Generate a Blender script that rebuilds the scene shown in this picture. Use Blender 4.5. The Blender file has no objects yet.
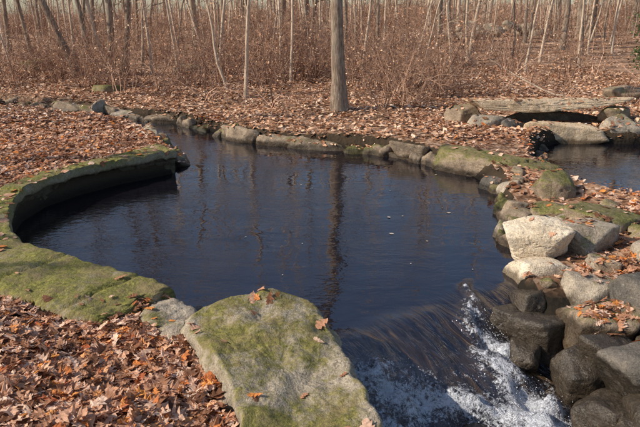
import bpy, math, random
import numpy as np
from mathutils import Vector, Matrix, Euler
from mathutils.bvhtree import BVHTree
R=np.random.RandomState(7)
random.seed(7)
scene=bpy.context.scene
SUN_AZ=math.radians(259); SUN_EL=math.radians(35)

# ------------------------------------------------------------ noise helpers
_tab=np.random.RandomState(3).permutation(256)
_val=np.random.RandomState(4).rand(256)*2-1
def vnoise(p,scale=1.0,off=0.0):
    p=np.asarray(p,float)*scale+off
    i=np.floor(p).astype(int); f=p-i; f=f*f*(3-2*f)
    out=0
    for dx in (0,1):
        wx=f[:,0] if dx else 1-f[:,0]
        for dy in (0,1):
            wy=f[:,1] if dy else 1-f[:,1]
            for dz in (0,1):
                wz=f[:,2] if dz else 1-f[:,2]
                h=_tab[(_tab[(_tab[(i[:,0]+dx)&255]+i[:,1]+dy)&255]+i[:,2]+dz)&255]
                out=out+wx*wy*wz*_val[h]
    return out
def fbm(p,scale,oct=4,off=0.0):
    s=0;a=1
    for k in range(oct):
        s=s+a*vnoise(p,scale*2**k,off+k*17.3); a*=0.5
    return s
def sstep(a,b,x):
    t=np.clip((x-a)/(b-a),0,1); return t*t*(3-2*t)

def catmull(P,n=8,closed=False):
    P=np.array(P,float); out=[]; m=len(P)
    rng=range(m) if closed else range(m-1)
    for i in rng:
        if closed: a,b,c,d=P[i-1],P[i],P[(i+1)%m],P[(i+2)%m]
        else: a,b,c,d=P[max(i-1,0)],P[i],P[i+1],P[min(i+2,m-1)]
        for k in range(n):
            t=k/n
            out.append(0.5*((2*b)+(-a+c)*t+(2*a-5*b+4*c-d)*t*t+(-a+3*b-3*c+d)*t**3))
    if not closed: out.append(P[-1])
    return np.array(out)

# ------------------------------------------------------------ layout (metres, z=0 pool level)
POOL=[(0.6,-3),(0.55,0.5),(0.5,2.0),(0.36,2.8),(0.22,3.2),(0.08,3.65),(-0.05,4.0),(-0.15,4.3),(-0.35,4.38),(-0.6,4.3),(-0.85,4.2),(-1.0,4.35),
 (-1.18,4.72),(-1.5,4.88),(-2.04,5.2),(-2.66,5.54),(-3.08,5.85),(-3.40,6.3),(-3.69,6.93),(-3.83,7.48),(-3.79,8.08),(-3.54,8.65),(-3.14,9.23),(-2.76,9.58),(-2.40,9.93),
 (-2.5,10.6),(-2.85,11.3),(-3.3,12.2),(-4.23,13.6),(-5.56,14.7),(-6.95,15.7),(-8.9,16.5),(-16,18),(-30,20),(-30,23),(-16,20.3),
 (-9.69,18.29),(-8.12,17.48),(-6.68,16.73),(-5.15,15.6),(-4.04,15.11),(-2.82,14.01),(-1.98,13.06),(-1.26,12.41),(-0.41,12.02),(0.4,11.74),(1.16,11.38),(1.68,10.97),(2.13,10.35),(2.5,9.67),(2.67,8.95),
 (2.42,7.74),(2.12,6.62),(1.95,5.89),(1.85,5.4),(1.95,4.9),(2.1,4.4),(2.1,3.8),(2.15,3.0),(2.2,0.5),(2.2,-3)]
RPOND=[(4.5,11.9),(5.0,12.35),(5.6,12.4),(6.5,12.3),(9,12.8),(15,13),(22,11),(22,6),(12,6.6),(7,7.2),(4.53,7.9),(4.1,8.5),(3.84,9.3),(3.9,10.3),(4.2,11.3)]
def sdpoly(x,y,poly):
    P=np.array(poly); Q=np.roll(P,-1,axis=0)
    best=np.full(x.shape,1e9); ins=np.zeros(x.shape,bool)
    for (ax,ay),(bx,by) in zip(P,Q):
        ex,ey=bx-ax,by-ay
        t=np.clip(((x-ax)*ex+(y-ay)*ey)/(ex*ex+ey*ey+1e-12),0,1)
        d=(x-ax-t*ex)**2+(y-ay-t*ey)**2
        best=np.minimum(best,d)
        c=((ay>y)!=(by>y))
        with np.errstate(divide='ignore',invalid='ignore'):
            xi=ax+(y-ay)*ex/(ey if abs(ey)>1e-12 else 1e-12)
        ins^=(c&(x<xi))
    d=np.sqrt(best); return np.where(ins,-d,d)
def water_z(x,y):
    q=(x-0.0)*0.6+(y-4.3)*-0.8
    z=-0.38*sstep(0.1,1.05,q)-0.10*sstep(0.9,2.5,q)
    return np.where(y<6.2,z,0)*sstep(6.2,5.6,y)
def H(x,y):
    x=np.asarray(x,float);y=np.asarray(y,float)
    p=np.stack([x,y,np.zeros_like(x)],1)
    s1=sdpoly(x,y,POOL); s2=sdpoly(x,y,RPOND); s=np.minimum(s1,s2)
    base=0.29+0.06*fbm(p,0.5,3,5.1)+0.025*fbm(p,2.3,3,1.7)
    nl=sstep(-0.2,-1.2,x)*sstep(13,10,y)
    base=base+0.04*nl
    near=sstep(5.4,4.0,y)*sstep(0.6,-0.6,x)
    base=base*(1-near)+near*(0.30+0.02*fbm(p,2.3,3,1.7))
    base=base+near*sstep(0.75,1.7,s)*(0.17+0.03*np.clip(-x,0,6))
    rb=sstep(1.5,2.2,x)*sstep(9.0,7.5,y)
    base=base-rb*0.20*sstep(5.0,2.0,x)+rb*0.12*sstep(4,7,x)
    rs=sstep(5.4,4.6,y)*sstep(3.4,2.2,x)*(x>1.2)
    base=base*(1-rs)-0.12*rs
    base=base+0.32*sstep(14,40,y)
    hl=0.35+0.65*sstep(-0.45,-0.05,x/np.maximum(y,1))
    base=base+np.clip(y-42,0,85)*0.033*(1+0.3*fbm(p,0.03,2,3))*hl
    base=base+0.5*sstep(24,38,y)*sstep(2,12,x)
    base=base+0.40*fbm(p,0.12,3,9.0)*sstep(20,35,y)
    bed=-0.55+np.where(y<6,-0.6*sstep(6,4.2,y)*(x>0),0)
    w=sstep(-0.12,0.22,s)
    return bed*(1-w)+base*w

# ------------------------------------------------------------ mesh helper
def mk(name,verts,faces_list,mats,midx=None,smooth=False,parent=None,link=True):
    me=bpy.data.meshes.new(name)
    verts=np.asarray(verts,np.float32)
    me.vertices.add(len(verts)); me.vertices.foreach_set('co',verts.ravel())
    loops=np.concatenate([f.ravel() for f in faces_list]).astype(np.int32)
    cnt=np.concatenate([np.full(len(f),f.shape[1]) for f in faces_list]).astype(np.int32)
    st=np.concatenate([[0],np.cumsum(cnt)[:-1]]).astype(np.int32)
    me.loops.add(len(loops)); me.loops.foreach_set('vertex_index',loops)
    me.polygons.add(len(cnt)); me.polygons.foreach_set('loop_start',st); me.polygons.foreach_set('loop_total',cnt)
    for m in (mats if isinstance(mats,list) else [mats]): me.materials.append(m)
    if midx is not None:
        mi=np.concatenate([np.broadcast_to(np.asarray(a),(len(f),)) for a,f in zip(midx,faces_list)]).astype(np.int32)
        me.polygons.foreach_set('material_index',mi)
    me.polygons.foreach_set('use_smooth',np.full(len(cnt),smooth))
    me.update(calc_edges=True)
    if not link: return me
    ob=bpy.data.objects.new(name,me); scene.collection.objects.link(ob)
    if parent: ob.parent=parent
    return ob
def gridfaces(nu,nv,closed=False):
    a=np.arange(nu*nv).reshape(nu,nv)
    if closed: a=np.concatenate([a,a[:,:1]],1)
    return np.stack([a[:-1,:-1].ravel(),a[1:,:-1].ravel(),a[1:,1:].ravel(),a[:-1,1:].ravel()],1)
BV=[];BF=[];boff=[0]
def addbvh(v,f):
    v=np.asarray(v); BV.append(v); 
    if f.shape[1]==4: f=np.concatenate([f[:,[0,1,2]],f[:,[0,2,3]]])
    BF.append(f+boff[0]); boff[0]+=len(v)

# ------------------------------------------------------------ materials
class M:
    def __init__(s,name,rough=0.8,spec=0.3):
        s.m=bpy.data.materials.new(name); s.m.use_nodes=True
        s.N=s.m.node_tree.nodes; s.L=s.m.node_tree.links
        s.b=s.N['Principled BSDF']; s.out=s.N['Material Output']
        s.b.inputs['Roughness'].default_value=rough
        s.b.inputs['Specular IOR Level'].default_value=spec
        s.geo=s.N.new('ShaderNodeNewGeometry')
    def n(s,t,**k):
        x=s.N.new(t)
        for a,b in k.items(): setattr(x,a,b)
        return x
    def lk(s,a,b): s.L.new(a,b)
    def noise(s,scale,detail=4,rough=0.6,vec=None,dist=0):
        x=s.n('ShaderNodeTexNoise'); x.inputs['Scale'].default_value=scale; x.inputs['Detail'].default_value=detail
        x.inputs['Roughness'].default_value=rough; x.inputs['Distortion'].default_value=dist
        s.lk(vec or s.geo.outputs['Position'],x.inputs['Vector']); return x.outputs['Fac']
    def ramp(s,fac,stops,interp='LINEAR'):
        x=s.n('ShaderNodeValToRGB'); e=x.color_ramp; e.interpolation=interp
        while len(e.elements)<len(stops): e.elements.new(0.5)
        for el,(p,c) in zip(e.elements,stops):
            el.position=p; el.color=(c,c,c,1) if isinstance(c,(int,float)) else (*c,1)
        s.lk(fac,x.inputs['Fac']); return x.outputs['Color']
    def mix(s,fac,a,b,mode='MIX'):
        x=s.n('ShaderNodeMix',data_type='RGBA',blend_type=mode)
        for v,i in ((fac,0),(a,6),(b,7)):
            if isinstance(v,(int,float)): x.inputs[i].default_value=v
            elif isinstance(v,tuple): x.inputs[i].default_value=(*v,1)
            else: s.lk(v,x.inputs[i])
        return x.outputs[2]
    def math(s,op,a,b=0.0,clamp=False):
        x=s.n('ShaderNodeMath',operation=op,use_clamp=clamp)
        for v,i in ((a,0),(b,1)):
            if isinstance(v,(int,float)): x.inputs[i].default_value=v
            else: s.lk(v,x.inputs[i])
        return x.outputs[0]
    def mr(s,v,a,b,c=0.0,d=1.0):
        x=s.n('ShaderNodeMapRange'); s.lk(v,x.inputs[0])
        for i,q in enumerate((a,b,c,d)): x.inputs[i+1].default_value=q
        return x.outputs[0]
    def bump(s,h,strength=1.0,dist=1.0):
        x=s.n('ShaderNodeBump'); x.inputs['Strength'].default_value=strength; x.inputs['Distance'].default_value=dist
        s.lk(h,x.inputs['Height']); s.lk(x.outputs['Normal'],s.b.inputs['Normal'])
    def wsum(s,*pairs):
        o=None
        for v,w in pairs:
            t=s.math('MULTIPLY',v,w); o=t if o is None else s.math('ADD',o,t)
        return o
    def sep(s,o):
        x=s.n('ShaderNodeSeparateXYZ'); s.lk(o,x.inputs[0]); return x.outputs

def rock_mat(name,cols,moss=0.0,wet=0.06,mosscol=(0.14,0.135,0.04),alwayswet=False):
    m=M(name,0.85,0.3)
    A=m.noise(4.2,7,0.72); B=m.noise(75,3,0.7); C=m.noise(14,5,0.75)
    c=m.ramp(A,[(0.32,cols[0]),(0.5,cols[1]),(0.68,cols[2])])
    c=m.mix(0.8,c,m.ramp(B,[(0.35,0.5),(0.5,1.0),(0.68,1.35)]),'MULTIPLY')
    c=m.mix(m.ramp(C,[(0.6,0.0),(0.66,0.5)]),c,(0.36,0.36,0.30))
    c=m.mix(m.ramp(C,[(0.34,0.6),(0.42,0.0)]),c,(0.07,0.055,0.04))
    nz=m.sep(m.geo.outputs['Normal'])[2]
    if moss>0:
        D=m.noise(2.3,5,0.7)
        mk_=m.wsum((D,0.65),(C,0.35),(nz,0.10))
        t=0.76-0.33*moss
        mf=m.mr(mk_,t-0.05,t+0.05)
        mf=m.math('MULTIPLY',mf,m.mr(nz,-0.1,0.5,0.15,1))
        mc=m.ramp(m.noise(33,4,0.7),[(0.3,tuple(v*0.4 for v in mosscol)),(0.5,mosscol),(0.7,(mosscol[0]*2.0,mosscol[1]*1.85,mosscol[2]*1.8))])
        mc=m.mix(m.ramp(A,[(0.45,0.0),(0.65,0.8)]),mc,(0.24,0.175,0.095))
        c=m.mix(mf,c,mc)
    z=m.math('ADD',m.sep(m.geo.outputs['Position'])[2],m.math('MULTIPLY',m.math('SUBTRACT',A,0.5),0.15))
    if alwayswet:
        c=m.mix(1.0,c,(0.50,0.44,0.37),'MULTIPLY'); m.b.inputs['Roughness'].default_value=0.22
        m.b.inputs['Specular IOR Level'].default_value=0.5
    else:
        w=m.mr(z,wet,wet+0.06)
        c=m.mix(w,m.mix(1.0,c,(0.28,0.26,0.23),'MULTIPLY'),c)
        m.lk(m.mr(w,0,1,0.35,0.88),m.b.inputs['Roughness'])
    m.lk(c,m.b.inputs['Base Color'])
    m.bump(m.wsum((A,0.03),(C,0.016),(B,0.005)))
    return m.m
GR=[(0.20,0.16,0.12),(0.36,0.295,0.225),(0.50,0.42,0.32)]
BR=[(0.15,0.11,0.075),(0.29,0.215,0.15),(0.42,0.32,0.225)]
PK=[(0.46,0.37,0.26),(0.66,0.54,0.40),(0.78,0.67,0.52)]
DK=[(0.065,0.058,0.05),(0.125,0.108,0.09),(0.20,0.17,0.14)]
m_grey=rock_mat('granite_grey',GR,0.30)
m_brown=rock_mat('granite_brown',BR,0.35)
m_moss=rock_mat('granite_mossy',BR,0.72)
m_pink=rock_mat('granite_pale',PK,0.10)
m_dark=rock_mat('rock_dark',DK,0.2)
m_wet=rock_mat('rock_wet',DK,0.0,alwayswet=True)
m_slab=rock_mat('boulder_moss_top',[(0.22,0.18,0.135),(0.36,0.30,0.22),(0.49,0.41,0.31)],0.55,wet=0.05,mosscol=(0.165,0.15,0.04))
m_cop=rock_mat('coping_moss',[(0.17,0.14,0.08),(0.28,0.235,0.15),(0.38,0.33,0.24)],0.76,wet=0.25,mosscol=(0.175,0.165,0.04))
m_tan=rock_mat('weathered_plank_stone',[(0.50,0.35,0.21),(0.65,0.48,0.31),(0.74,0.58,0.41)],0.05)

def ground_mat():
    m=M('leaf_litter_ground',0.9,0.15)
    v=m.n('ShaderNodeTexVoronoi'); v.inputs['Scale'].default_value=15; m.lk(m.geo.outputs['Position'],v.inputs['Vector'])
    hs=m.sep(v.outputs['Color'])[0]
    c=m.ramp(hs,[(0.0,(0.11,0.055,0.03)),(0.35,(0.28,0.15,0.085)),(0.7,(0.44,0.26,0.16)),(1.0,(0.60,0.40,0.28))])
    A=m.noise(1.6,7,0.75)
    c=m.mix(1.0,c,m.ramp(A,[(0.3,0.4),(0.6,1.1)]),'MULTIPLY')
    P=m.sep(m.geo.outputs['Position'])
    far=m.mr(P[1],18,40)
    fc=m.ramp(A,[(0.35,(0.09,0.05,0.03)),(0.5,(0.34,0.20,0.125)),(0.65,(0.66,0.47,0.34))])
    c=m.mix(far,c,fc)
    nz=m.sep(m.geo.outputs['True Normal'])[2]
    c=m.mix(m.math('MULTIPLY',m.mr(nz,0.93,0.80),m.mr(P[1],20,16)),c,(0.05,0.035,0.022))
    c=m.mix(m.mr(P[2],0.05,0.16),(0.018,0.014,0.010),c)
    m.lk(c,m.b.inputs['Base Color'])
    m.bump(m.wsum((v.outputs['Distance'],0.015),(A,0.05)))
    return m.m
m_ground=ground_mat()

def leaf_mat(name,stops,trans=0.2):
    m=M(name,0.6,0.25)
    r=m.geo.outputs['Random Per Island']
    c=m.ramp(r,stops)
    c=m.mix(1.0,c,m.ramp(m.noise(45,2,0.6),[(0.3,0.7),(0.7,1.2)]),'MULTIPLY')
    m.lk(c,m.b.inputs['Base Color'])
    if trans:
        tr=m.n('ShaderNodeBsdfTranslucent'); m.lk(c,tr.inputs['Color'])
        mx=m.n('ShaderNodeMixShader'); mx.inputs[0].default_value=trans
        m.lk(m.b.outputs[0],mx.inputs[1]); m.lk(tr.outputs[0],mx.inputs[2]); m.lk(mx.outputs[0],m.out.inputs[0])
    return m.m
m_leaf=leaf_mat('dry_oak_leaf',[(0.0,(0.12,0.05,0.025)),(0.18,(0.32,0.14,0.07)),(0.4,(0.58,0.30,0.175)),(0.63,(0.74,0.44,0.29)),(0.82,(0.85,0.61,0.46)),(0.90,(0.82,0.33,0.08)),(1.0,(0.46,0.12,0.045))])
m_leaf_far=leaf_mat('dry_leaf_bank',[(0.0,(0.13,0.06,0.03)),(0.3,(0.44,0.21,0.11)),(0.6,(0.69,0.39,0.23)),(0.85,(0.82,0.54,0.36)),(1.0,(0.86,0.65,0.49))],0)

def bark_mat(name,a,b_,c_):
    m=M(name,0.9,0.15)
    mp=m.n('ShaderNodeMapping'); mp.inputs['Scale'].default_value=(1,1,0.18); m.lk(m.geo.outputs['Position'],mp.inputs['Vector'])
    f=m.noise(28,5,0.7,mp.outputs[0])
    c=m.ramp(f,[(0.3,a),(0.5,b_),(0.7,c_)])
    c=m.mix(1.0,c,m.ramp(m.geo.outputs['Random Per Island'],[(0,0.5),(1,1.2)]),'MULTIPLY')
    m.lk(c,m.b.inputs['Base Color']); m.bump(f,0.8,0.03); return m.m
def bark_big():
    m=M('bark_furrowed',0.9,0.15)
    mp=m.n('ShaderNodeMapping'); mp.inputs['Scale'].default_value=(1,1,0.15); m.lk(m.geo.outputs['Position'],mp.inputs['Vector'])
    f=m.noise(26,6,0.7,mp.outputs[0]); g=m.noise(2.2,4,0.6)
    c=m.ramp(f,[(0.3,(0.08,0.055,0.04)),(0.5,(0.29,0.215,0.16)),(0.7,(0.52,0.41,0.32))])
    c=m.mix(m.ramp(g,[(0.5,0.0),(0.65,0.4)]),c,(0.36,0.35,0.28))
    m.lk(c,m.b.inputs['Base Color']); m.bump(f,1.0,0.04); return m.m
m_bark=bark_big()
m_bark2=bark_mat('bark_tan',(0.34,0.25,0.18),(0.66,0.51,0.38),(0.82,0.67,0.52))
def plain(name,col,rough=0.9,lo=0.30,hi=1.3):
    m=M(name,rough,0.1)
    c=m.mix(1.0,col,m.ramp(m.geo.outputs['Random Per Island'],[(0,lo),(1,hi)]),'MULTIPLY'); m.lk(c,m.b.inputs['Base Color']); return m.m
m_twig=plain('twig_reddish',(0.46,0.285,0.20))

def water_mat():
    m=M('pond_water',0.02,0.5)
    m.b.inputs['IOR'].default_value=2.0
    m.b.inputs['Specular Tint'].default_value=(0.92,0.88,1.0,1)
    at=m.n('ShaderNodeAttribute'); at.attribute_name='foam'
    sh=m.n('ShaderNodeAttribute'); sh.attribute_name='shallow'
    mp=m.n('ShaderNodeMapping'); mp.inputs['Rotation'].default_value=(0,0,math.radians(-53)); mp.vector_type='TEXTURE'
    mp.inputs['Scale'].default_value=(0.9,0.16,1)
    m.lk(m.geo.outputs['Position'],mp.inputs['Vector'])
    st=m.noise(1.2,4,0.6,mp.outputs[0],1.6)
    amb=m.ramp(st,[(0.42,(0.008,0.007,0.007)),(0.56,(0.035,0.022,0.012)),(0.70,(0.16,0.095,0.04))])
    c=m.mix(sh.outputs['Fac'],(0.007,0.006,0.009),amb)
    fn=m.wsum((m.noise(7,5,0.8,None,1.2),0.55),(m.noise(32,3,0.8,None,0.8),0.45))
    fo=m.mr(m.math('ADD',at.outputs['Fac'],m.math('MULTIPLY',m.math('SUBTRACT',fn,0.5),3.8)),0.38,0.85)
    fo=m.math('MULTIPLY',fo,m.mr(at.outputs['Fac'],0.02,0.15))
    c=m.mix(fo,c,(0.82,0.84,0.89))
    m.lk(c,m.b.inputs['Base Color']); m.lk(m.mr(fo,0,1,0.02,0.5),m.b.inputs['Roughness'])
    mp2=m.n('ShaderNodeMapping'); mp2.inputs['Scale'].default_value=(0.7,1.4,1); m.lk(m.geo.outputs['Position'],mp2.inputs['Vector'])
    n1=m.noise(3.0,2,0.5,mp2.outputs[0],0.6); n2=m.noise(15,2,0.5,mp2.outputs[0],0.4)
    amp=m.ramp(m.noise(0.45,3,0.55),[(0.42,0.12),(0.60,1.6)])
    m.bump(m.wsum((n1,0.0055),(m.math('MULTIPLY',n2,amp),0.0026),(m.math('MULTIPLY',st,sh.outputs['Fac']),0.035),(m.math('MULTIPLY',fn,at.outputs['Fac']),0.14)))
    return m.m
m_water=water_mat()

# ------------------------------------------------------------ ground sheet
def axis(lo,hi,step,far0,far1,g=1.13):
    c=list(np.arange(lo,hi+1e-6,step)); a=[];s=step;x=hi
    while x<far1: s*=g; x+=s; a.append(x)
    b=[];s=step;x=lo
    while x>far0: s*=g; x-=s; b.append(x)
    return np.array(b[::-1]+c+a)
gx=axis(-9,9,0.075,-600,600); gy=axis(1.0,19,0.075,-60,900)
X,Y=np.meshgrid(gx,gy,indexing='ij')
gz=H(X.ravel(),Y.ravel())
gv=np.stack([X.ravel(),Y.ravel(),gz],1)
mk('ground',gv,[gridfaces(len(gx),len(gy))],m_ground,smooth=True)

# ------------------------------------------------------------ water sheets
def pathmask(x,y,path):
    out=np.zeros_like(x)
    for (ax,ay,aw,ai),(bx,by,bw,bi) in zip(path[:-1],path[1:]):
        ex,ey=bx-ax,by-ay; t=np.clip(((x-ax)*ex+(y-ay)*ey)/(ex*ex+ey*ey),0,1)
        d=np.hypot(x-ax-t*ex,y-ay-t*ey); w=aw+(bw-aw)*t
        out=np.maximum(out,(ai+(bi-ai)*t)*np.exp(-(d/w)**2))
    return out
F1=[(1.52,5.60,.04,.25),(1.45,5.38,.05,.45),(1.53,5.15,.07,.45),(1.44,4.9,.11,.55),(1.64,4.68,.16,.8),(1.52,4.45,.17,.7),(1.68,4.2,.24,.9),(1.72,3.8,.32,.95),(1.66,3.3,.36,.95)]
F2=[(0.22,3.90,.14,.75),(0.5,4.03,.17,.9),(0.8,3.95,.18,.85),(1.2,3.98,.20,.85),(1.65,3.85,.24,.9)]
F3=[(0.35,3.4,.42,.85),(1.0,3.35,.42,.82),(1.7,3.2,.4,.9)]
def make_water(name,poly,box,step,dil=0.25):
    x0,x1,y0,y1=box
    xs=np.arange(x0,x1,step); ys=np.arange(y0,y1,step)
    X,Y=np.meshgrid(xs,ys,indexing='ij'); x=X.ravel();y=Y.ravel()
    s=sdpoly(x,y,poly)
    F=gridfaces(len(xs),len(ys)); F=F[(s[F]<dil).all(1)]
    used=np.unique(F); rm=np.full(len(x),-1); rm[used]=np.arange(len(used)); F=rm[F]
    x=x[used];y=y[used]; z=np.zeros_like(x)
    p=np.stack([x,y,z*0],1)
    foam=np.zeros_like(x); shal=np.zeros_like(x)
    if poly is POOL:
        wx=x+0.10*vnoise(p,3.5,2.2); wy=y+0.10*vnoise(p,3.5,7.9)
        z=water_z(x+0.12*vnoise(p,1.6,5.5),y+0.18*vnoise(p,1.6,3.1))
        foam=np.maximum(np.maximum(pathmask(wx,wy,F1),pathmask(wx,wy,F2)),pathmask(x,y,F3))
        foam=np.where(y<6.5,foam,0)
        q=(x-0.0)*0.6+(y-4.3)*-0.8
        shal=sstep(-0.2,0.4,q)*sstep(5.8,5.2,y)
        z=z+foam*(0.12*fbm(p,6,4,2)+0.05)+shal*0.04*fbm(p,3.5,3,8)
    z=z+0.003*fbm(p,2.0,2,4)
    ob=mk(name,np.stack([x,y,z],1),[F],m_water,smooth=True)
    for nm,a in (('foam',foam),('shallow',shal)):
        at=ob.data.attributes.new(nm,'FLOAT','POINT'); at.data.foreach_set('value',a.astype(np.float32))
    return ob
make_water('pond_water',POOL,(-30.5,3.5,-3.2,23.5),0.04)
make_water('pond_water',RPOND,(3.5,22.5,5.5,13.5),0.12)
bmv=[];bmf=[]
oc=np.array([(1,0,0),(-1,0,0),(0,1,0),(0,-1,0),(0,0,1),(0,0,-1)],float)
of=np.array([(0,2,4),(2,1,4),(1,3,4),(3,0,4),(2,0,5),(1,2,5),(3,1,5),(0,3,5)])
m_drop=M('splash_white',0.2,0.5); m_drop.b.inputs['Base Color'].default_value=(0.8,0.83,0.87,1)
for i in range(1100):
    P=F1[3:] if R.rand()<0.5 else (F2 if R.rand()<.6 else F3)
    k=R.randint(len(P)-1); t=R.rand(); a=np.array(P[k]);b=np.array(P[k+1]); c=a+(b-a)*t
    xx=c[0]+R.randn()*c[2]*0.6; yy=c[1]+R.randn()*c[2]*0.6
    zz=water_z(np.array([xx]),np.array([yy]))[0]+0.04+abs(R.randn())*0.04
    r=0.0015+0.004*R.rand()**3
    bmv.append(oc*r*(1+0.3*R.rand(6,1))+(xx,yy,zz)); bmf.append(of+6*i)
mk('splash_droplets',np.concatenate(bmv),[np.concatenate(bmf)],m_drop.m,smooth=True)

# ------------------------------------------------------------ rocks
import bmesh
_ico={}
def ico(n):
    if n not in _ico:
        bm=bmesh.new(); bmesh.ops.create_icosphere(bm,subdivisions=n,radius=1)
        v=np.array([q.co[:] for q in bm.verts]); f=np.array([[w.index for w in q.verts] for q in bm.faces]); bm.free()
        _ico[n]=(v,f)
    return _ico[n]
def rock_np(c,size,rot,seed,sub=5,sharp=22,rough=0.06,tilt=(0,0),nplanes=10,box=1.0):
    r=np.random.RandomState(seed); v,f=ico(sub); d=v
    pl=[];of=[]
    for ax in range(3):
        for s in (-1,1):
            n=np.zeros(3);n[ax]=s;n+=r.randn(3)*0.20;n/=np.linalg.norm(n);pl.append(n);of.append(0.80*box*(0.9+0.2*r.rand()))
    for k in range(nplanes):
        n=r.randn(3);n/=np.linalg.norm(n);pl.append(n);of.append(0.80+0.25*r.rand())
    pl=np.array(pl);of=np.array(of)
    dot=d@pl.T
    inv=np.clip(dot,0.02,None)/of
    rad=1.0/(np.sum(inv**sharp,1)**(1.0/sharp))
    p=d*rad[:,None]
    s3=np.array(size)
    nn=fbm(p*s3/np.mean(s3)*1.0+seed*3.7,1.6,5)
    cr=np.abs(fbm(p+seed*1.3,2.3,3))
    p=p*(1+rough*nn-0.06*np.exp(-(cr/0.05)**2))[:,None]
    p=p*s3
    ca,sa=math.cos(tilt[0]),math.sin(tilt[0]); p=p@np.array([[1,0,0],[0,ca,sa],[0,-sa,ca]])
    ca,sa=math.cos(tilt[1]),math.sin(tilt[1]); p=p@np.array([[ca,0,-sa],[0,1,0],[sa,0,ca]])
    ca,sa=math.cos(rot),math.sin(rot); p=p@np.array([[ca,sa,0],[-sa,ca,0],[0,0,1]])
    return p+np.array(c),f
def rock(name,c,size,rot,seed,mat,**k):
    v,f=rock_np(c,size,rot,seed,**k); addbvh(v,f)
    return mk(name,v,[f],mat,smooth=True)
rock('pale_boulder',(2.30,6.00,0.30),(0.38,0.28,0.22),-0.25,11,m_pink,tilt=(0.25,-0.1),nplanes=6,sub=6)
rock('boulder',(2.24,5.72,0.03),(0.35,0.26,0.22),0.1,12,m_pink,tilt=(0.0,0.05))
rock('mossy_boulder',(2.95,6.25,0.24),(0.36,0.34,0.22),0.4,13,m_grey)
rock('mossy_boulder',(3.35,6.75,0.20),(0.40,0.38,0.22),0.8,14,m_moss)
rock('boulder',(3.28,8.05,0.20),(0.36,0.30,0.32),0.3,15,m_moss)
rock('boulder',(2.84,8.60,0.06),(0.22,0.2,0.17),0.9,16,m_grey)
rock('dark_boulder',(2.72,9.05,0.06),(0.22,0.2,0.15),0.2,17,m_dark)
rock('dark_boulder',(2.62,7.50,0.03),(0.26,0.26,0.18),0.5,18,m_brown)
rock('boulder',(2.95,7.35,0.12),(0.30,0.26,0.18),1.2,19,m_moss)
rock('dark_boulder',(2.62,5.18,0.08),(0.34,0.26,0.18),0.1,20,m_grey)
rock('dark_boulder',(3.02,4.85,0.12),(0.44,0.35,0.32),0.5,21,m_dark,box=0.95)
rock('boulder',(2.42,4.68,-0.02),(0.36,0.28,0.24),-0.3,22,m_brown)
rock('dark_boulder',(2.62,3.95,-0.05),(0.50,0.34,0.30),0.2,23,m_dark)
rock('wet_rock',(2.38,3.50,-0.15),(0.34,0.26,0.24),1.2,123,m_wet)
rock('wet_rock',(2.42,4.28,-0.10),(0.26,0.22,0.22),0.5,124,m_wet)
rock('wet_rock',(2.02,4.82,-0.18),(0.26,0.24,0.24),0.7,24,m_wet)
rock('wet_rock',(2.18,4.28,-0.26),(0.28,0.26,0.24),0.3,25,m_wet)
rock('wet_rock',(2.02,5.2,-0.06),(0.22,0.2,0.17),1.3,26,m_wet)
rock('wet_rock',(2.15,3.75,-0.32),(0.28,0.26,0.26),1.9,27,m_wet)
rock('wet_rock',(2.2,3.3,-0.32),(0.32,0.26,0.3),1.2,127,m_wet)
rock('wet_rock',(2.1,2.75,-0.4),(0.35,0.36,0.3),0.2,128,m_wet)
rock('wet_rock',(1.80,4.62,-0.28),(0.18,0.15,0.17),1.2,129,m_wet)
rock('wet_rock',(1.76,5.0,-0.14),(0.18,0.15,0.15),2.2,130,m_wet)
rock('wet_rock',(1.30,4.30,-0.40),(0.18,0.13,0.14),2.2,131,m_wet)
rock('wet_rock',(1.12,3.62,-0.42),(0.15,0.12,0.10),0.9,133,m_wet)
rock('boulder',(3.5,5.6,0.2),(0.4,0.3,0.2),1.9,28,m_grey)
rock('boulder',(3.9,6.3,0.2),(0.45,0.35,0.2),0.2,29,m_moss)
rock('dark_boulder',(3.6,4.3,0.1),(0.45,0.4,0.26),0.4,30,m_dark)
rock('dark_boulder',(3.15,4.2,0.0),(0.35,0.3,0.26),0.9,134,m_brown)
rock('dark_boulder',(2.40,6.60,0.02),(0.28,0.22,0.18),0.4,31,m_brown)
rock('boulder',(3.05,7.0,0.14),(0.18,0.16,0.13),0.4,32,m_grey)
rock('boulder',(2.58,6.98,0.04),(0.24,0.22,0.17),1.4,33,m_moss)
rock('boulder',(2.85,5.62,0.16),(0.2,0.17,0.12),1.4,34,m_grey)
rr=np.random.RandomState(55)
for i in range(30):
    y=3.0+6.0*rr.rand(); x=np.interp(y,[3,4.5,5.4,6.6,7.7,9],[2.35,2.3,2.2,2.35,2.6,2.75])+rr.rand()**1.3*1.3
    s=0.06+0.10*rr.rand(); z=float(H(np.array([x]),np.array([y]))[0])
    v,f=rock_np((x,y,max(z,-0.1)+s*0.25),(s*1.2,s,s*0.8),rr.rand()*3,400+i,sub=4); addbvh(v,f)
    mk('rubble_stone',v,[f],[m_grey,m_brown,m_brown,m_moss][rr.randint(4)],smooth=True)
rock('boulder',(-1.14,4.74,-0.02),(0.19,0.15,0.19),0.7,35,m_dark)
rock('boulder',(-1.24,4.33,0.18),(0.27,0.28,0.23),0.2,36,m_grey,rough=0.12)
rock('boulder',(-0.95,4.45,-0.02),(0.2,0.15,0.17),0.7,37,m_dark)
rock('boulder',(-1.12,4.02,0.22),(0.2,0.17,0.17),1.7,137,m_grey)
rock('mossy_long_stone',(2.75,9.95,0.12),(1.02,0.38,0.30),-0.72,38,m_moss,box=1.05,sub=6)
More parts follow.
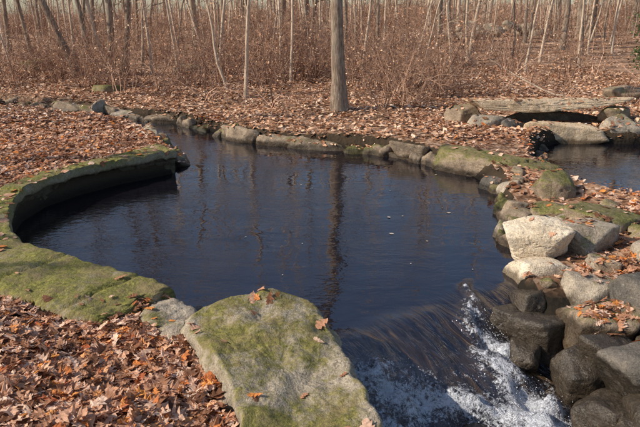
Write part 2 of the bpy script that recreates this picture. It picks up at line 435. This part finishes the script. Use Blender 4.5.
rock('mossy_long_stone',(3.45,9.45,0.14),(0.5,0.38,0.22),-0.5,39,m_moss)
rock('mossy_long_stone',(1.75,11.1,0.05),(0.45,0.26,0.22),-0.6,139,m_brown)
bv,bf=rock_np((4.80,13.35,0.70),(1.55,0.52,0.11),-0.06,40,sub=6,box=1.15,rough=0.05,nplanes=3); addbvh(bv,bf)
br=bpy.data.objects.new('stone_footbridge',None); scene.collection.objects.link(br)
mk('slab',bv,[bf],m_tan,smooth=True,parent=br)
for i,(c,s,ro,mt) in enumerate([((5.05,12.62,0.2),(0.86,0.20,0.27),-0.02,m_tan),((3.55,12.9,0.28),(0.5,0.3,0.30),0.3,m_grey),((3.2,13.5,0.4),(0.4,0.35,0.28),0.3,m_brown),
      ((4.15,12.75,0.2),(0.35,0.25,0.30),0.8,m_dark),((6.35,12.75,0.22),(0.42,0.3,0.32),0.1,m_grey),((6.6,13.4,0.4),(0.5,0.35,0.3),0.9,m_moss),((7.3,12.9,0.2),(0.4,0.35,0.3),0.9,m_dark),((5.1,13.6,0.2),(1.1,0.2,0.34),0,m_dark)]):
    v,f=rock_np(c,s,ro,50+i,sub=5,box=1.1 if i in(0,7) else 1,rough=0.05); addbvh(v,f); mk('masonry_%d'%i,v,[f],mt,smooth=True,parent=br)
for i,(c,s) in enumerate([((-5.2,24.5,0.4),(0.8,0.5,0.35)),((-11.5,25,0.5),(0.7,0.6,0.4)),((8.5,17.2,.4),(0.6,.5,.3)),((-6.6,18.9,.25),(.5,.4,.3))]):
    v,f=rock_np(c,s,i*1.1,70+i,sub=4); mk('woodland_boulder',v,[f],m_moss if i%2 else m_brown,smooth=True)
sv=[];sf=[];o=0
for i in range(70):
    t=R.rand(); x=5.0+9.5*t+R.randn()*0.4; y=36+3*t+R.randn()*0.7; s=0.2+0.35*R.rand()**1.5
    v,f=rock_np((x,y,H(np.array([x]),np.array([y]))[0]+0.1+0.45*R.rand()),(s,s*.7,s*.6),R.rand()*3,100+i,sub=3)
    sv.append(v);sf.append(f+o);o+=len(v)
mk('tumbled_stone_wall',np.concatenate(sv),[np.concatenate(sf)],m_grey,smooth=True)

def along(P,step):
    P=catmull(P,6); d=np.r_[0,np.cumsum(np.hypot(*np.diff(P,axis=0).T))]; t=0;out=[]
    while t<d[-1]:
        x=np.interp(t,d,P[:,0]);y=np.interp(t,d,P[:,1]); x2=np.interp(t+.1,d,P[:,0]);y2=np.interp(t+.1,d,P[:,1])
        x1=np.interp(t-.1,d,P[:,0]);y1=np.interp(t-.1,d,P[:,1])
        L=step*(0.4+1.4*R.rand()**1.6); out.append((x,y,math.atan2(y2-y1,x2-x1),L)); t+=L*(0.8+0.3*(R.rand()<0.25))
    return out
FS=[(-16,20.3),(-9.69,18.29),(-8.12,17.48),(-6.68,16.73),(-5.15,15.6),(-4.04,15.11),(-2.82,14.01),(-1.98,13.06),(-1.26,12.41),(-0.41,12.02),(0.4,11.74),(1.16,11.38),(1.68,10.97),(2.13,10.5)]
sv=[];sf=[];mi=[];o=0
def edging(path,step,zt,seed0,hw=0.2):
    global o
    for i,(x,y,a,L) in enumerate(along(path,step)):
        h=0.2+0.08*R.rand(); top=zt+R.randn()*0.05; jn=R.randn()*0.06+0.07
        v,f=rock_np((x-math.sin(a)*jn,y+math.cos(a)*jn,top-h),(L*0.58,hw*(0.8+.6*R.rand()),h),a+R.randn()*0.18,seed0+i,sub=4,box=1.08,rough=0.14,tilt=(R.randn()*0.16,R.randn()*0.10))
        addbvh(v,f); sv.append(v);sf.append(f+o);mi.append([0,1,1,0,3,0,0,1][R.randint(8)]);o+=len(v)
edging(FS,0.62,0.20,200)
edging([(-2.5,10.7),(-2.85,11.4),(-3.3,12.3),(-4.2,13.5),(-5.5,14.5),(-6.95,15.5),(-9,16.3)],0.5,0.2,300)
edging([(3.86,9.2),(3.95,10.3),(4.25,11.3),(4.6,12.1)],0.4,0.14,350,0.15)
edging([(2.75,8.9),(2.55,8.2),(2.45,7.7),(2.2,6.7)],0.35,0.10,370,0.15)
mk('stone_edging',np.concatenate(sv),sf,[m_brown,m_moss,m_dark,m_grey],midx=mi,smooth=True)

# ------------------------------------------------------------ curved retaining wall
def wall():
    inn=catmull([(-1.22,4.66),(-1.5,4.83),(-2.04,5.15),(-2.66,5.49),(-3.1,5.8),(-3.44,6.3),(-3.73,6.93),(-3.87,7.48),(-3.83,8.08),(-3.58,8.7),(-3.17,9.28),(-2.79,9.63),(-2.43,9.93)],26)
    wid=np.interp(np.linspace(0,1,len(inn)),[0,0.08,0.2,0.33,0.42,0.5,0.8,0.9,1.0],[0.72,0.8,0.85,0.75,0.5,0.34,0.34,0.48,0.75])
    tan=np.gradient(inn,axis=0); tan/=np.linalg.norm(tan,axis=1)[:,None]
    nrm=np.stack([-tan[:,1],tan[:,0]],1)
    ctr=np.array([-0.5,7.8]); s=np.sign(((inn-ctr)*nrm).sum(1)); nrm*=s[:,None]
    prof=[]; zt=0.41
    prof+= [('w',1.0,-0.3),('w',1.0,0.2),('w',0.995,zt-0.03)]
    for k in np.linspace(0.96,0.04,22): prof.append(('w',k,zt))
    prof+= [('a',0.015,zt-0.004),('a',0.0,zt-0.02),('a',-0.01,zt-0.07),('a',0.0,zt-0.12),('a',0.02,zt-0.135),('a',0.07,zt-0.14)]
    for z in np.linspace(zt-0.16,-0.45,22): prof.append(('a',0.085,z))
    V=[]
    for typ,k,z in prof:
        off=wid*k if typ=='w' else np.full(len(inn),k)
        p=inn+nrm*off[:,None]; V.append(np.c_[p,np.full(len(p),z)])
    V=np.stack(V,1)
    sh=V.shape; P=V.reshape(-1,3)
    L=np.r_[0,np.cumsum(np.linalg.norm(np.diff(inn,axis=0),axis=1))]; LL=np.repeat(L,sh[1])
    top=(P[:,2]>zt-0.15)
    P0=P.copy()
    P[:,2]+=np.where(top,0.022*fbm(P0,3,4,2)+0.010*fbm(P0,14,3,4),0)
    joint=np.exp(-(((LL+0.05*vnoise(P0,5))%0.92-0.46)/0.02)**2)
    P[:,2]-=np.where(top,joint*0.03,0)
    nr=np.repeat(nrm,sh[1],axis=0)
    zc=np.floor(P0[:,2]/0.16); ph=(zc*0.37)%1
    jx=np.abs(((LL/0.36+ph)%1)-0.5); jz=np.abs((P0[:,2]/0.16)%1-0.5)
    j=np.maximum(sstep(0.44,0.5,jx),sstep(0.38,0.5,jz))
    dd=np.where(top,0.03*fbm(P0,5,4,6),0.035*j+0.03*fbm(P0,4,4,7))
    P[:,:2]+=nr*dd[:,None]
    endw=np.exp(-LL/0.18); tn=np.repeat(tan,sh[1],axis=0)
    P[:,:2]+=tn*(endw*(0.10*fbm(P0,5,4,21)+0.03))[:,None]; P[:,2]-=endw*top*0.05
    F=gridfaces(sh[0],sh[1]); addbvh(P,F)
    n=len(P); cA=P[:sh[1]].mean(0); cB=P[(sh[0]-1)*sh[1]:].mean(0); P=np.vstack([P,cA,cB])
    a=np.arange(sh[1]-1); tA=np.stack([a,a+1,np.full_like(a,n)],1); b=a+(sh[0]-1)*sh[1]; tB=np.stack([b+1,b,np.full_like(b,n+1)],1)
    mk('curved_retaining_wall',P,[F,tA,tB],m_cop,smooth=True)
wall()

# ------------------------------------------------------------ big mossy slab boulder by the outflow
def slab(name,outline,ztop,zbot,mat,tilt=(0,0),seed=0,flare=0.06):
    P=catmull(outline,14,True)
    c=P.mean(0); rings=[]
    for s in np.linspace(0.02,0.93,34): rings.append(np.c_[c+(P-c)*s,np.full(len(P),ztop)])
    for s,dz in ((0.955,-0.004),(0.975,-0.014),(0.99,-0.03),(1.0,-0.055)): rings.append(np.c_[c+(P-c)*s,np.full(len(P),ztop+dz)])
    for z in np.linspace(ztop-0.08,zbot,24):
        k=(ztop-z)/(ztop-zbot); d=(P-c)/np.linalg.norm(P-c,axis=1)[:,None]
        rings.append(np.c_[P+d*flare*k,np.full(len(P),z)])
    V=np.array(rings); sh=V.shape; V=V.reshape(-1,3); V0=V.copy()
    V[:,2]+=(V0[:,2]>zbot+0.1)*((V0[:,0]-c[0])*tilt[0]+(V0[:,1]-c[1])*tilt[1]+0.07*fbm(V0,1.6,3,seed)+0.022*fbm(V0,7,4,seed+3))
    ds=(V0[:,:2]-c); ds/=np.linalg.norm(ds,axis=1)[:,None]+1e-6
    side=sstep(ztop-0.02,ztop-0.1,V0[:,2])+0.5
    rin=sstep(0.2,0.5,np.linalg.norm(V0[:,:2]-c,axis=1))
    V[:,:2]+=ds*(rin*side*(0.07*fbm(V0,3,5,seed+9)+0.03*fbm(V0,12,3,seed)))[:,None]
    F=gridfaces(sh[0],sh[1],True); addbvh(V,F)
    n=len(V); V=np.vstack([V,V[:sh[1]].mean(0)]); a=np.arange(sh[1]); cap=np.stack([a,(a+1)%sh[1],np.full_like(a,n)],1)
    return mk(name,V,[F,cap],mat,smooth=True)
slab('mossy_slab_boulder',[(-0.99,3.98),(-0.83,4.18),(-0.6,4.33),(-0.33,4.42),(-0.1,4.33),(0.04,3.94),(0.14,3.59),(0.26,3.19),(0.36,2.75),(0.40,2.3),(0.1,2.0),(-0.35,2.2),(-0.44,2.79),(-0.6,3.24),(-0.9,3.72)],0.45,-0.9,m_slab,tilt=(0.02,0.01),seed=5)

# ------------------------------------------------------------ leaves
bvh=BVHTree.FromPolygons(np.concatenate(BV).tolist(),np.concatenate(BF).tolist())
def leaf_template(rows):
    if rows>=9:
        yy=np.array([0.0,0.10,0.24,0.34,0.48,0.57,0.72,0.80,0.92,1.0]); ww=np.array([0.015,0.06,0.20,0.10,0.32,0.14,0.31,0.14,0.15,0.01]); lift=np.array([0,0,.06,0,.07,0,.08,0,.04,0])
    elif rows>=4:
        yy=np.array([0.0,0.25,0.5,0.75,1.0]); ww=np.array([0.03,0.20,0.33,0.28,0.04]); lift=np.zeros(5)
    else:
        yy=np.array([0.0,0.5,1.0]); ww=np.array([0.10,0.32,0.08]); lift=np.zeros(3)
    n=len(yy); v=np.zeros((n,3,3)); v[:,0]=np.c_[-ww,yy+lift,0*ww]; v[:,1]=np.c_[0*ww,yy,0*ww]; v[:,2]=np.c_[ww,yy+lift,0*ww]
    v=v.reshape(-1,3); v[:,1]-=0.5
    return v,gridfaces(n,3)
def place_leaves(name,pts,rows,size,mat,tiltsd=0.35,zl=0.035,onrock=0.25):
    T,F=leaf_template(rows)
    zs=H(pts[:,0],pts[:,1]); keep=[];nx=[];flat=[]
    for i,(x,y) in enumerate(pts):
        h=bvh.ray_cast(Vector((x,y,5)),Vector((0,0,-1))) if y<19 else (None,)
        z=zs[i]; nr=(0,0,1); fl_=1.0
        if h[0] is not None and h[0].z>z-0.01:
            if R.rand()>onrock or abs(h[1].z)<0.6: continue
            z=h[0].z; nr=h[1] if h[1].z>0 else -h[1]; nr=tuple(nr)
            zz=0.006+0.008*R.rand(); fl_=0.4
        else: zz=0.008+zl*R.rand()
        if z<0.07: continue
        keep.append((x,y,z+zz)); nx.append(nr); flat.append(fl_)
    K=np.array(keep); NN=np.array(nx); n=len(K); fa=np.array(flat)
    nr=NN+np.c_[R.randn(n,2)*tiltsd*fa[:,None],np.zeros(n)]; nr/=np.linalg.norm(nr,axis=1)[:,None]
    a=R.rand(n)*2*np.pi; t=np.c_[np.cos(a),np.sin(a),np.zeros(n)]; t-=nr*(t*nr).sum(1)[:,None]; t/=np.linalg.norm(t,axis=1)[:,None]
    b=np.cross(nr,t)
    s=size*(0.45+0.9*R.rand(n)**1.3); cv=np.clip(R.randn(n)*0.7+0.35,-1.2,1.5)*fa; bd=np.clip(R.randn(n)*0.4,-0.8,0.8)*fa; asp=0.7+0.6*R.rand(n)
    tx=T[None,:,0]*asp[:,None]*(1+0.2*np.clip(R.randn(n,len(T)),-1.8,1.8)*(rows>=9)); ty=T[None,:,1]+0.08*R.randn(n,1)*T[None,:,0]
    tz=cv[:,None]*tx**2+bd[:,None]*(ty**2-0.1)+0.03*R.randn(n,len(T))*(rows>=4)*fa[:,None]
    V=K[:,None,:]+s[:,None,None]*(tx[...,None]*b[:,None,:]+ty[...,None]*t[:,None,:]+tz[...,None]*nr[:,None,:])
    FF=(F[None]+(np.arange(n)*len(T))[:,None,None]).reshape(-1,4)
    return mk(name,V.reshape(-1,3),[FF],mat,smooth=False)
def area(n,x0,x1,y0,y1,clump=0.0):
    p=np.c_[x0+(x1-x0)*R.rand(n),y0+(y1-y0)*R.rand(n)]
    if clump>0:
        k=fbm(np.c_[p,np.zeros(n)],1.1,3,4.4); p=p[k>(R.rand(n)*1.4-1.4+clump)]
    return p
def fl(p,f): return p[f(p[:,0],p[:,1])]
def blob(n,x,y,s): return np.c_[x+R.randn(n)*s,y+R.randn(n)*s]
place_leaves('leaf_litter',area(13500,-3.4,0.3,1.8,4.9),9,0.112,m_leaf,onrock=0.010,zl=0.06,tiltsd=0.26)
place_leaves('leaf_litter',area(2800,2.0,4.6,3.0,7.5,0.7),9,0.105,m_leaf,onrock=0.06,zl=0.04,tiltsd=0.28)
place_leaves('leaf_drift',np.vstack([blob(160,2.45,4.68,0.15),blob(80,2.75,5.35,0.13),blob(60,2.65,6.45,0.12),blob(60,3.05,5.6,0.15),blob(40,3.1,6.5,0.12),blob(12,-1.6,4.35,0.2)]),9,0.100,m_leaf,onrock=0.85,zl=0.04)
mid=np.vstack([fl(area(24000,-9,-2.2,4.3,14.5),lambda x,y:(x<-3.0-0*y)|(y>9.5)),area(8000,2.2,8,6,14,0.5)])
place_leaves('leaf_litter',mid,4,0.095,m_leaf,onrock=0.15,zl=0.04,tiltsd=0.28)
far=np.vstack([fl(area(54000,-14,12,11.3,26),lambda x,y:np.abs(x)<y*0.6+1),fl(area(24000,-24,24,26,46),lambda x,y:np.abs(x)<y*0.6+1)])
place_leaves('leaf_litter',far,2,0.105,m_leaf_far,onrock=0.5,zl=0.05,tiltsd=0.32)

T,F=leaf_template(4); V=[];FF=[]
for i in range(18):
    while True:
        x=-1.0+3*R.rand();y=4.9+5*R.rand()
        if sdpoly(np.array([x]),np.array([y]),POOL)[0]<-0.1: break
    a=R.rand()*6.28;s=0.02+0.045*R.rand(); c,sn=math.cos(a),math.sin(a)
    v=T*s; v=np.c_[v[:,0]*c-v[:,1]*sn+x,v[:,0]*sn+v[:,1]*c+y,np.full(len(v),0.008)]
    V.append(v);FF.append(F+len(T)*i)
m_fl=M('floating_leaf_pale',0.5,0.3); m_fl.b.inputs['Base Color'].default_value=(0.5,0.41,0.33,1)
mk('floating_leaves',np.concatenate(V),[np.concatenate(FF)],m_fl.m)

# ------------------------------------------------------------ trees
class Geo:
    def __init__(s): s.v=[];s.q=[];s.mi=[];s.n=0
    def tube(s,P,rad,k,mi=0):
        P=np.asarray(P); n=len(P)
        t=np.gradient(P,axis=0); t/=np.linalg.norm(t,axis=1)[:,None]+1e-9
        ref=np.array([1.0,0.13,0]) if abs(t[0][0])<0.8 else np.array([0,1.0,0.1])
        u=np.cross(t,ref); u/=np.linalg.norm(u,axis=1)[:,None]+1e-9; w=np.cross(t,u)
        a=np.arange(k)*2*np.pi/k
        V=P[:,None]+np.asarray(rad)[:,None,None]*(np.cos(a)[None,:,None]*u[:,None]+np.sin(a)[None,:,None]*w[:,None])
        s.v.append(V.reshape(-1,3)); f=gridfaces(n,k,True)
        s.q.append(f+s.n); s.mi.append(mi); s.n+=n*k
    def leafs(s,P,size,rng,mi=1):
        n=len(P); a=rng.randn(n,3);a/=np.linalg.norm(a,axis=1)[:,None]; b=np.cross(a,rng.randn(n,3)); b/=np.linalg.norm(b,axis=1)[:,None]
        V=np.stack([P-a*size*.5,P+b*size*.3,P+a*size*.5,P-b*size*.3],1).reshape(-1,3)
        s.v.append(V); s.q.append(np.arange(4*n).reshape(n,4)+s.n); s.mi.append(mi); s.n+=4*n
    def pack(s):
        return np.concatenate(s.v),np.concatenate(s.q),np.concatenate([np.full(len(q),m) for q,m in zip(s.q,s.mi)])
def grow(g,rng,p,d,L,r,lev,spec,rmin=0.004):
    nseg,sides,wander,nch,t0,ratio,up=spec[lev]
    pts=[p];dd=d/np.linalg.norm(d)
    st=L/nseg
    for i in range(nseg):
        dd=dd+rng.randn(3)*wander+np.array([0,0,up]); dd/=np.linalg.norm(dd); pts.append(pts[-1]+dd*st)
    pts=np.array(pts); tt=np.linspace(0,1,nseg+1)
    rad=r*(1-0.8*tt) 
    if lev==0: rad[0]*=1.5; rad[1]*=1.08
    g.tube(pts,rad,sides)
    if lev+1<len(spec):
        for k in range(nch):
            t=t0+(0.97-t0)*(k+rng.rand())/nch
            i=min(int(t*nseg),nseg-1); q=pts[i]+(pts[i+1]-pts[i])*(t*nseg-i)
            ax=pts[i+1]-pts[i]; ax/=np.linalg.norm(ax); o=rng.randn(3); o-=ax*(o@ax); o/=np.linalg.norm(o)
            an=math.radians(30+35*rng.rand()); nd=ax*math.cos(an)+o*math.sin(an)
            rr=max(r*(1-0.8*t)*(0.45+0.2*rng.rand()),rmin)
            grow(g,rng,q,nd,L*ratio*(1.25-t*0.75)*(0.7+0.5*rng.rand()),rr,lev+1,spec,rmin)
    return pts
def tree_geo(seed,hgt,r,lean=(0,0),t0=0.3,wander=0.035,levels=4,n1=13):
    rng=np.random.RandomState(seed); g=Geo()
    spec=[(14,9,wander,n1,t0,0.34,0.02),(6,4,0.10,5,0.2,0.42,0.05),(3,3,0.14,3,0.15,0.5,0.03),(2,3,0.15,0,0,0,0)][:levels]
    grow(g,rng,np.array([0,0,-0.15]),np.array([lean[0],lean[1],1.0]),hgt,r,0,spec,0.005)
    return g.pack()
def merge(name,templates,places,mats,smooth):
    VV=[];FF=[];MI=[];o=0
    for k,loc,rot,sc in places:
        v,f,mi=templates[k]; m=np.array(Euler(rot).to_matrix())
        VV.append((v*np.array(sc))@m.T+np.array(loc)); FF.append(f+o); MI.append(mi); o+=len(v)
    return mk(name,np.concatenate(VV),[np.concatenate(FF)],mats,midx=[np.concatenate(MI)],smooth=smooth)
def hz(x,y): return float(H(np.array([x]),np.array([y]))[0])
def tree(x,y,hgt,r,lean=(0,0),seed=0,mat=m_bark,**k):
    v,f,mi=tree_geo(seed,hgt,r,lean,**k)
    ob=mk('bare_tree',v,[f],[mat],smooth=True); ob.location=(x,y,hz(x,y)); return ob
tree(0.50,15.1,12,0.18,(-0.06,0.02),1,wander=0.015,t0=0.35)
tree(-8.9,22.8,11,0.15,(-0.36,0),2,t0=0.3)
tree(-8.65,23.2,10,0.11,(-0.08,0),3)
tree(-7.75,22.8,11,0.14,(0.05,0),4)
tree(-7.35,22.9,11,0.13,(0.2,0),5)
tree(-8.1,23.4,9,0.07,(-0.15,0),6,mat=m_bark2)
tree(-2.12,17.3,8,0.06,(-0.03,0),7,mat=m_bark2,wander=0.05)
tree(-2.8,18.6,7,0.045,(-0.25,0),8,mat=m_bark2,wander=0.09)
tree(6.1,32,13,0.13,(0,0),9)
tree(10.6,41,14,0.17,(0.02,0),10,levels=3)
tree(17.6,41,15,0.26,(0.02,0),11,levels=3)
tree(17.7,47,15,0.17,(0.02,0),12,mat=m_bark2,levels=3)
tree(20.4,41,15,0.22,(0.04,0),13,levels=3)
tree(-1.1,45,16,0.28,(0,0),14,levels=3)
tree(-6.4,23.3,8,0.05,(0.05,0),15,mat=m_bark2,wander=0.06)
tree(-3.7,31,10,0.10,(0.06,0),16)
tree(2.8,30,11,0.09,(-0.06,0),17)
tree(4.2,27,8,0.05,(0.2,0),18,mat=m_bark2,wander=0.07)
tree(-15.5,31,12,0.12,(0.03,0),19)
tree(3.3,20.5,6,0.035,(0.25,0),20,mat=m_bark2,wander=0.09)
tree(12.6,30,12,0.12,(-0.05,0),21)
tree(-12.5,27,11,0.10,(-0.1,0),22)
tree(9.6,27,9,0.06,(0.04,0),23,mat=m_bark2)
tree(-10.8,28,10,0.09,(0.12,0),24)
# slender pale saplings standing between the brush and the pond
for i,(x,y) in enumerate(((-11.2,22.5),(-9.8,24.5),(-4.9,21.5),(-4.2,25.5),(-1.0,21.0),(-0.4,26.5),(1.6,23.5),(5.2,24.2),(6.6,27.5),(7.8,23.4),(8.6,31),(10.9,25.8),(12.2,34),(14.6,31),(15.6,36),(-13.8,30.5),(-6.6,29.5),(-2.2,28))):
    tree(x,y,7.5+(i*37%5)*0.7,0.035+0.008*(i*13%5),(((i*29)%11-5)*0.035,0),200+i,mat=m_bark2,levels=3,wander=0.045,n1=10)
for i,(x,y) in enumerate(((-11.5,8.5),(-13.5,12.5),(-15,16.5),(-17.5,10.5),(-19,19),(-16,22.5),(-12.5,4.0))):  # trees out of frame at left, added to cast dappled shadow on the banks
    tree(x,y,11+i%3,0.13,(0.02*(i%3),0),60+i,levels=3 if i%2 else 4)

tm=[tree_geo(40+i,8+6*R.rand(),[0.045,0.05,0.06,0.07,0.085,0.10,0.13,0.17,0.035][i],(R.randn()*0.06,0),t0=0.35,levels=3,n1=9,wander=0.03+0.04*(i%3==0)) for i in range(9)]
for v,f,mi in tm[::3]: mi[:]=1
pl=[]
while len(pl)<600:
    y=24+100*R.rand()**0.85; x=(R.rand()*2-1)*(y*0.6+3)
    if x<-y*0.3 and R.rand()<0.45: continue
    k=R.randint(len(tm))
    if y<32 and k>4: continue
    s=0.75+0.5*R.rand(); pl.append((k,(x,y,hz(x,y)),(R.randn()*0.05,R.randn()*0.05,R.rand()*6.28),(s,s,s)))
merge('distant_woods',tm,pl,[m_bark2,m_bark],True)

# ------------------------------------------------------------ underbrush
def shrub_geo(seed,h,stems,leafy,spread=0.5,droop=0.0,lsize=0.07):
    rng=np.random.RandomState(seed); g=Geo(); ends=[]
    for i in range(stems):
        a=rng.rand()*6.28; sp=spread*rng.rand()
        p=np.array([math.cos(a)*0.35*rng.rand(),math.sin(a)*0.35*rng.rand(),-0.05])
        spec=[(6,3,0.12,5,0.25,0.42,-droop),(3,3,0.18,2,0.3,0.5,-0.01),(2,3,0.2,0,0,0,0)]
        pts=grow(g,rng,p,np.array([math.cos(a)*sp,math.sin(a)*sp,1.0]),h*(0.5+0.6*rng.rand()),0.009+0.007*rng.rand(),0,spec,0.005)
        ends.append(pts[2:]+rng.randn(len(pts)-2,3)*0.12)
    if leafy: 
        E=np.concatenate(ends); E=E[rng.randint(len(E),size=leafy)]+rng.randn(leafy,3)*0.12; E[:,2]=np.abs(E[:,2]); g.leafs(E,lsize,rng)
    return g.pack()
sm=[shrub_geo(80+i,1.1+0.25*i,9+i//2,[20,50,10,110,40,0,160,80][i],0.4+0.08*i,[0,0.12,0,0.2,0.05,0.15,0,0.1][i]) for i in range(8)]
pl=[]
while len(pl)<600:
    y=14.5+50*R.rand()**1.1; x=(R.rand()*2-1)*(y*0.58+2)
    a=np.array([x]);b=np.array([y])
    if min(sdpoly(a,b,POOL)[0],sdpoly(a,b,RPOND)[0])<0.9: continue
    if fbm(np.array([[x,y,0]]),0.22,2,3.3)[0]<-0.05 and R.rand()<0.85: continue
    if y<18 and R.rand()<0.35: continue
    if x>0.2*y and y<34 and R.rand()<0.75: continue
    s=(0.45+0.4*R.rand()) if y<18 else (0.75+0.5*R.rand() if y<40 else 1.1+0.5*R.rand())
    pl.append((R.randint(8),(x,y,hz(x,y)),(R.randn()*0.12,R.randn()*0.12,R.rand()*6.28),(s,s,s*(0.8+0.4*R.rand()))))
merge('underbrush',sm,pl,[m_twig,m_leaf_far],False)
bg_=shrub_geo(120,2.4,12,30,0.8,0.28)
for x,y,s in ((1.6,15.6,0.9),(2.5,16.5,1.0),(3.3,18,1.1),(-1.2,15.6,0.8),(-3.2,17,0.9),(2.2,19,1.1),(-5,18.5,1)):
    ob=merge('bramble',[bg_],[(0,(0,0,0),(0,0,x*3),(s,s,s))],[m_twig,m_leaf_far],False); ob.location=(x,y,hz(x,y))
mg=plain('evergreen_needles',(0.07,0.10,0.035),0.6,0.6,1.4)
ev=shrub_geo(130,2.6,10,1800,0.5,0.02,0.11)
for x,y,s in ((11.6,21.5,0.85),(12.4,22.6,1.0)):
    ob=merge('evergreen_shrub',[ev],[(0,(0,0,0),(0,0,x),(s,s,s))],[m_bark,mg],False); ob.location=(x,y,hz(x,y))
for i,(x,y,a,L) in enumerate(((4.6,15.5,0.3,3.0),(6.8,16.8,2.6,2.4))):
    g=Geo(); rng=np.random.RandomState(300+i)
    grow(g,rng,np.zeros(3),np.array([math.cos(a),math.sin(a),0.05]),L,0.03,0,[(10,6,0.08,5,0.3,0.4,0.0),(4,4,0.15,0,0,0,0)])
    ob=mk('fallen_branch',np.concatenate(g.v),g.q,[m_bark2],smooth=True); ob.location=(x,y,hz(x,y)+0.07)

# ------------------------------------------------------------ camera, light, sky
cam=bpy.data.cameras.new('camera'); co=bpy.data.objects.new('camera',cam); scene.collection.objects.link(co)
co.location=(0,0,2.6); co.rotation_euler=(math.radians(90-18.435),0,0); cam.lens=33.75; cam.sensor_width=36; cam.clip_end=2000
scene.camera=co
sd=Vector((math.sin(SUN_AZ)*math.cos(SUN_EL),math.cos(SUN_AZ)*math.cos(SUN_EL),math.sin(SUN_EL)))
sl=bpy.data.lights.new('sun','SUN'); sl.energy=5.0; sl.angle=math.radians(0.5); sl.color=(1,0.91,0.77)
so=bpy.data.objects.new('sun',sl); scene.collection.objects.link(so); so.rotation_euler=sd.to_track_quat('Z','Y').to_euler()
w=bpy.data.worlds.new('World'); scene.world=w; w.use_nodes=True
nt=w.node_tree; bg=nt.nodes['Background']; sk=nt.nodes.new('ShaderNodeTexSky'); sk.sky_type='NISHITA'; sk.sun_disc=False
sk.sun_elevation=SUN_EL; sk.sun_rotation=SUN_AZ; nt.links.new(sk.outputs[0],bg.inputs[0]); bg.inputs[1].default_value=0.13
scene.view_settings.view_transform='Standard'; scene.view_settings.look='None'; scene.view_settings.exposure=0
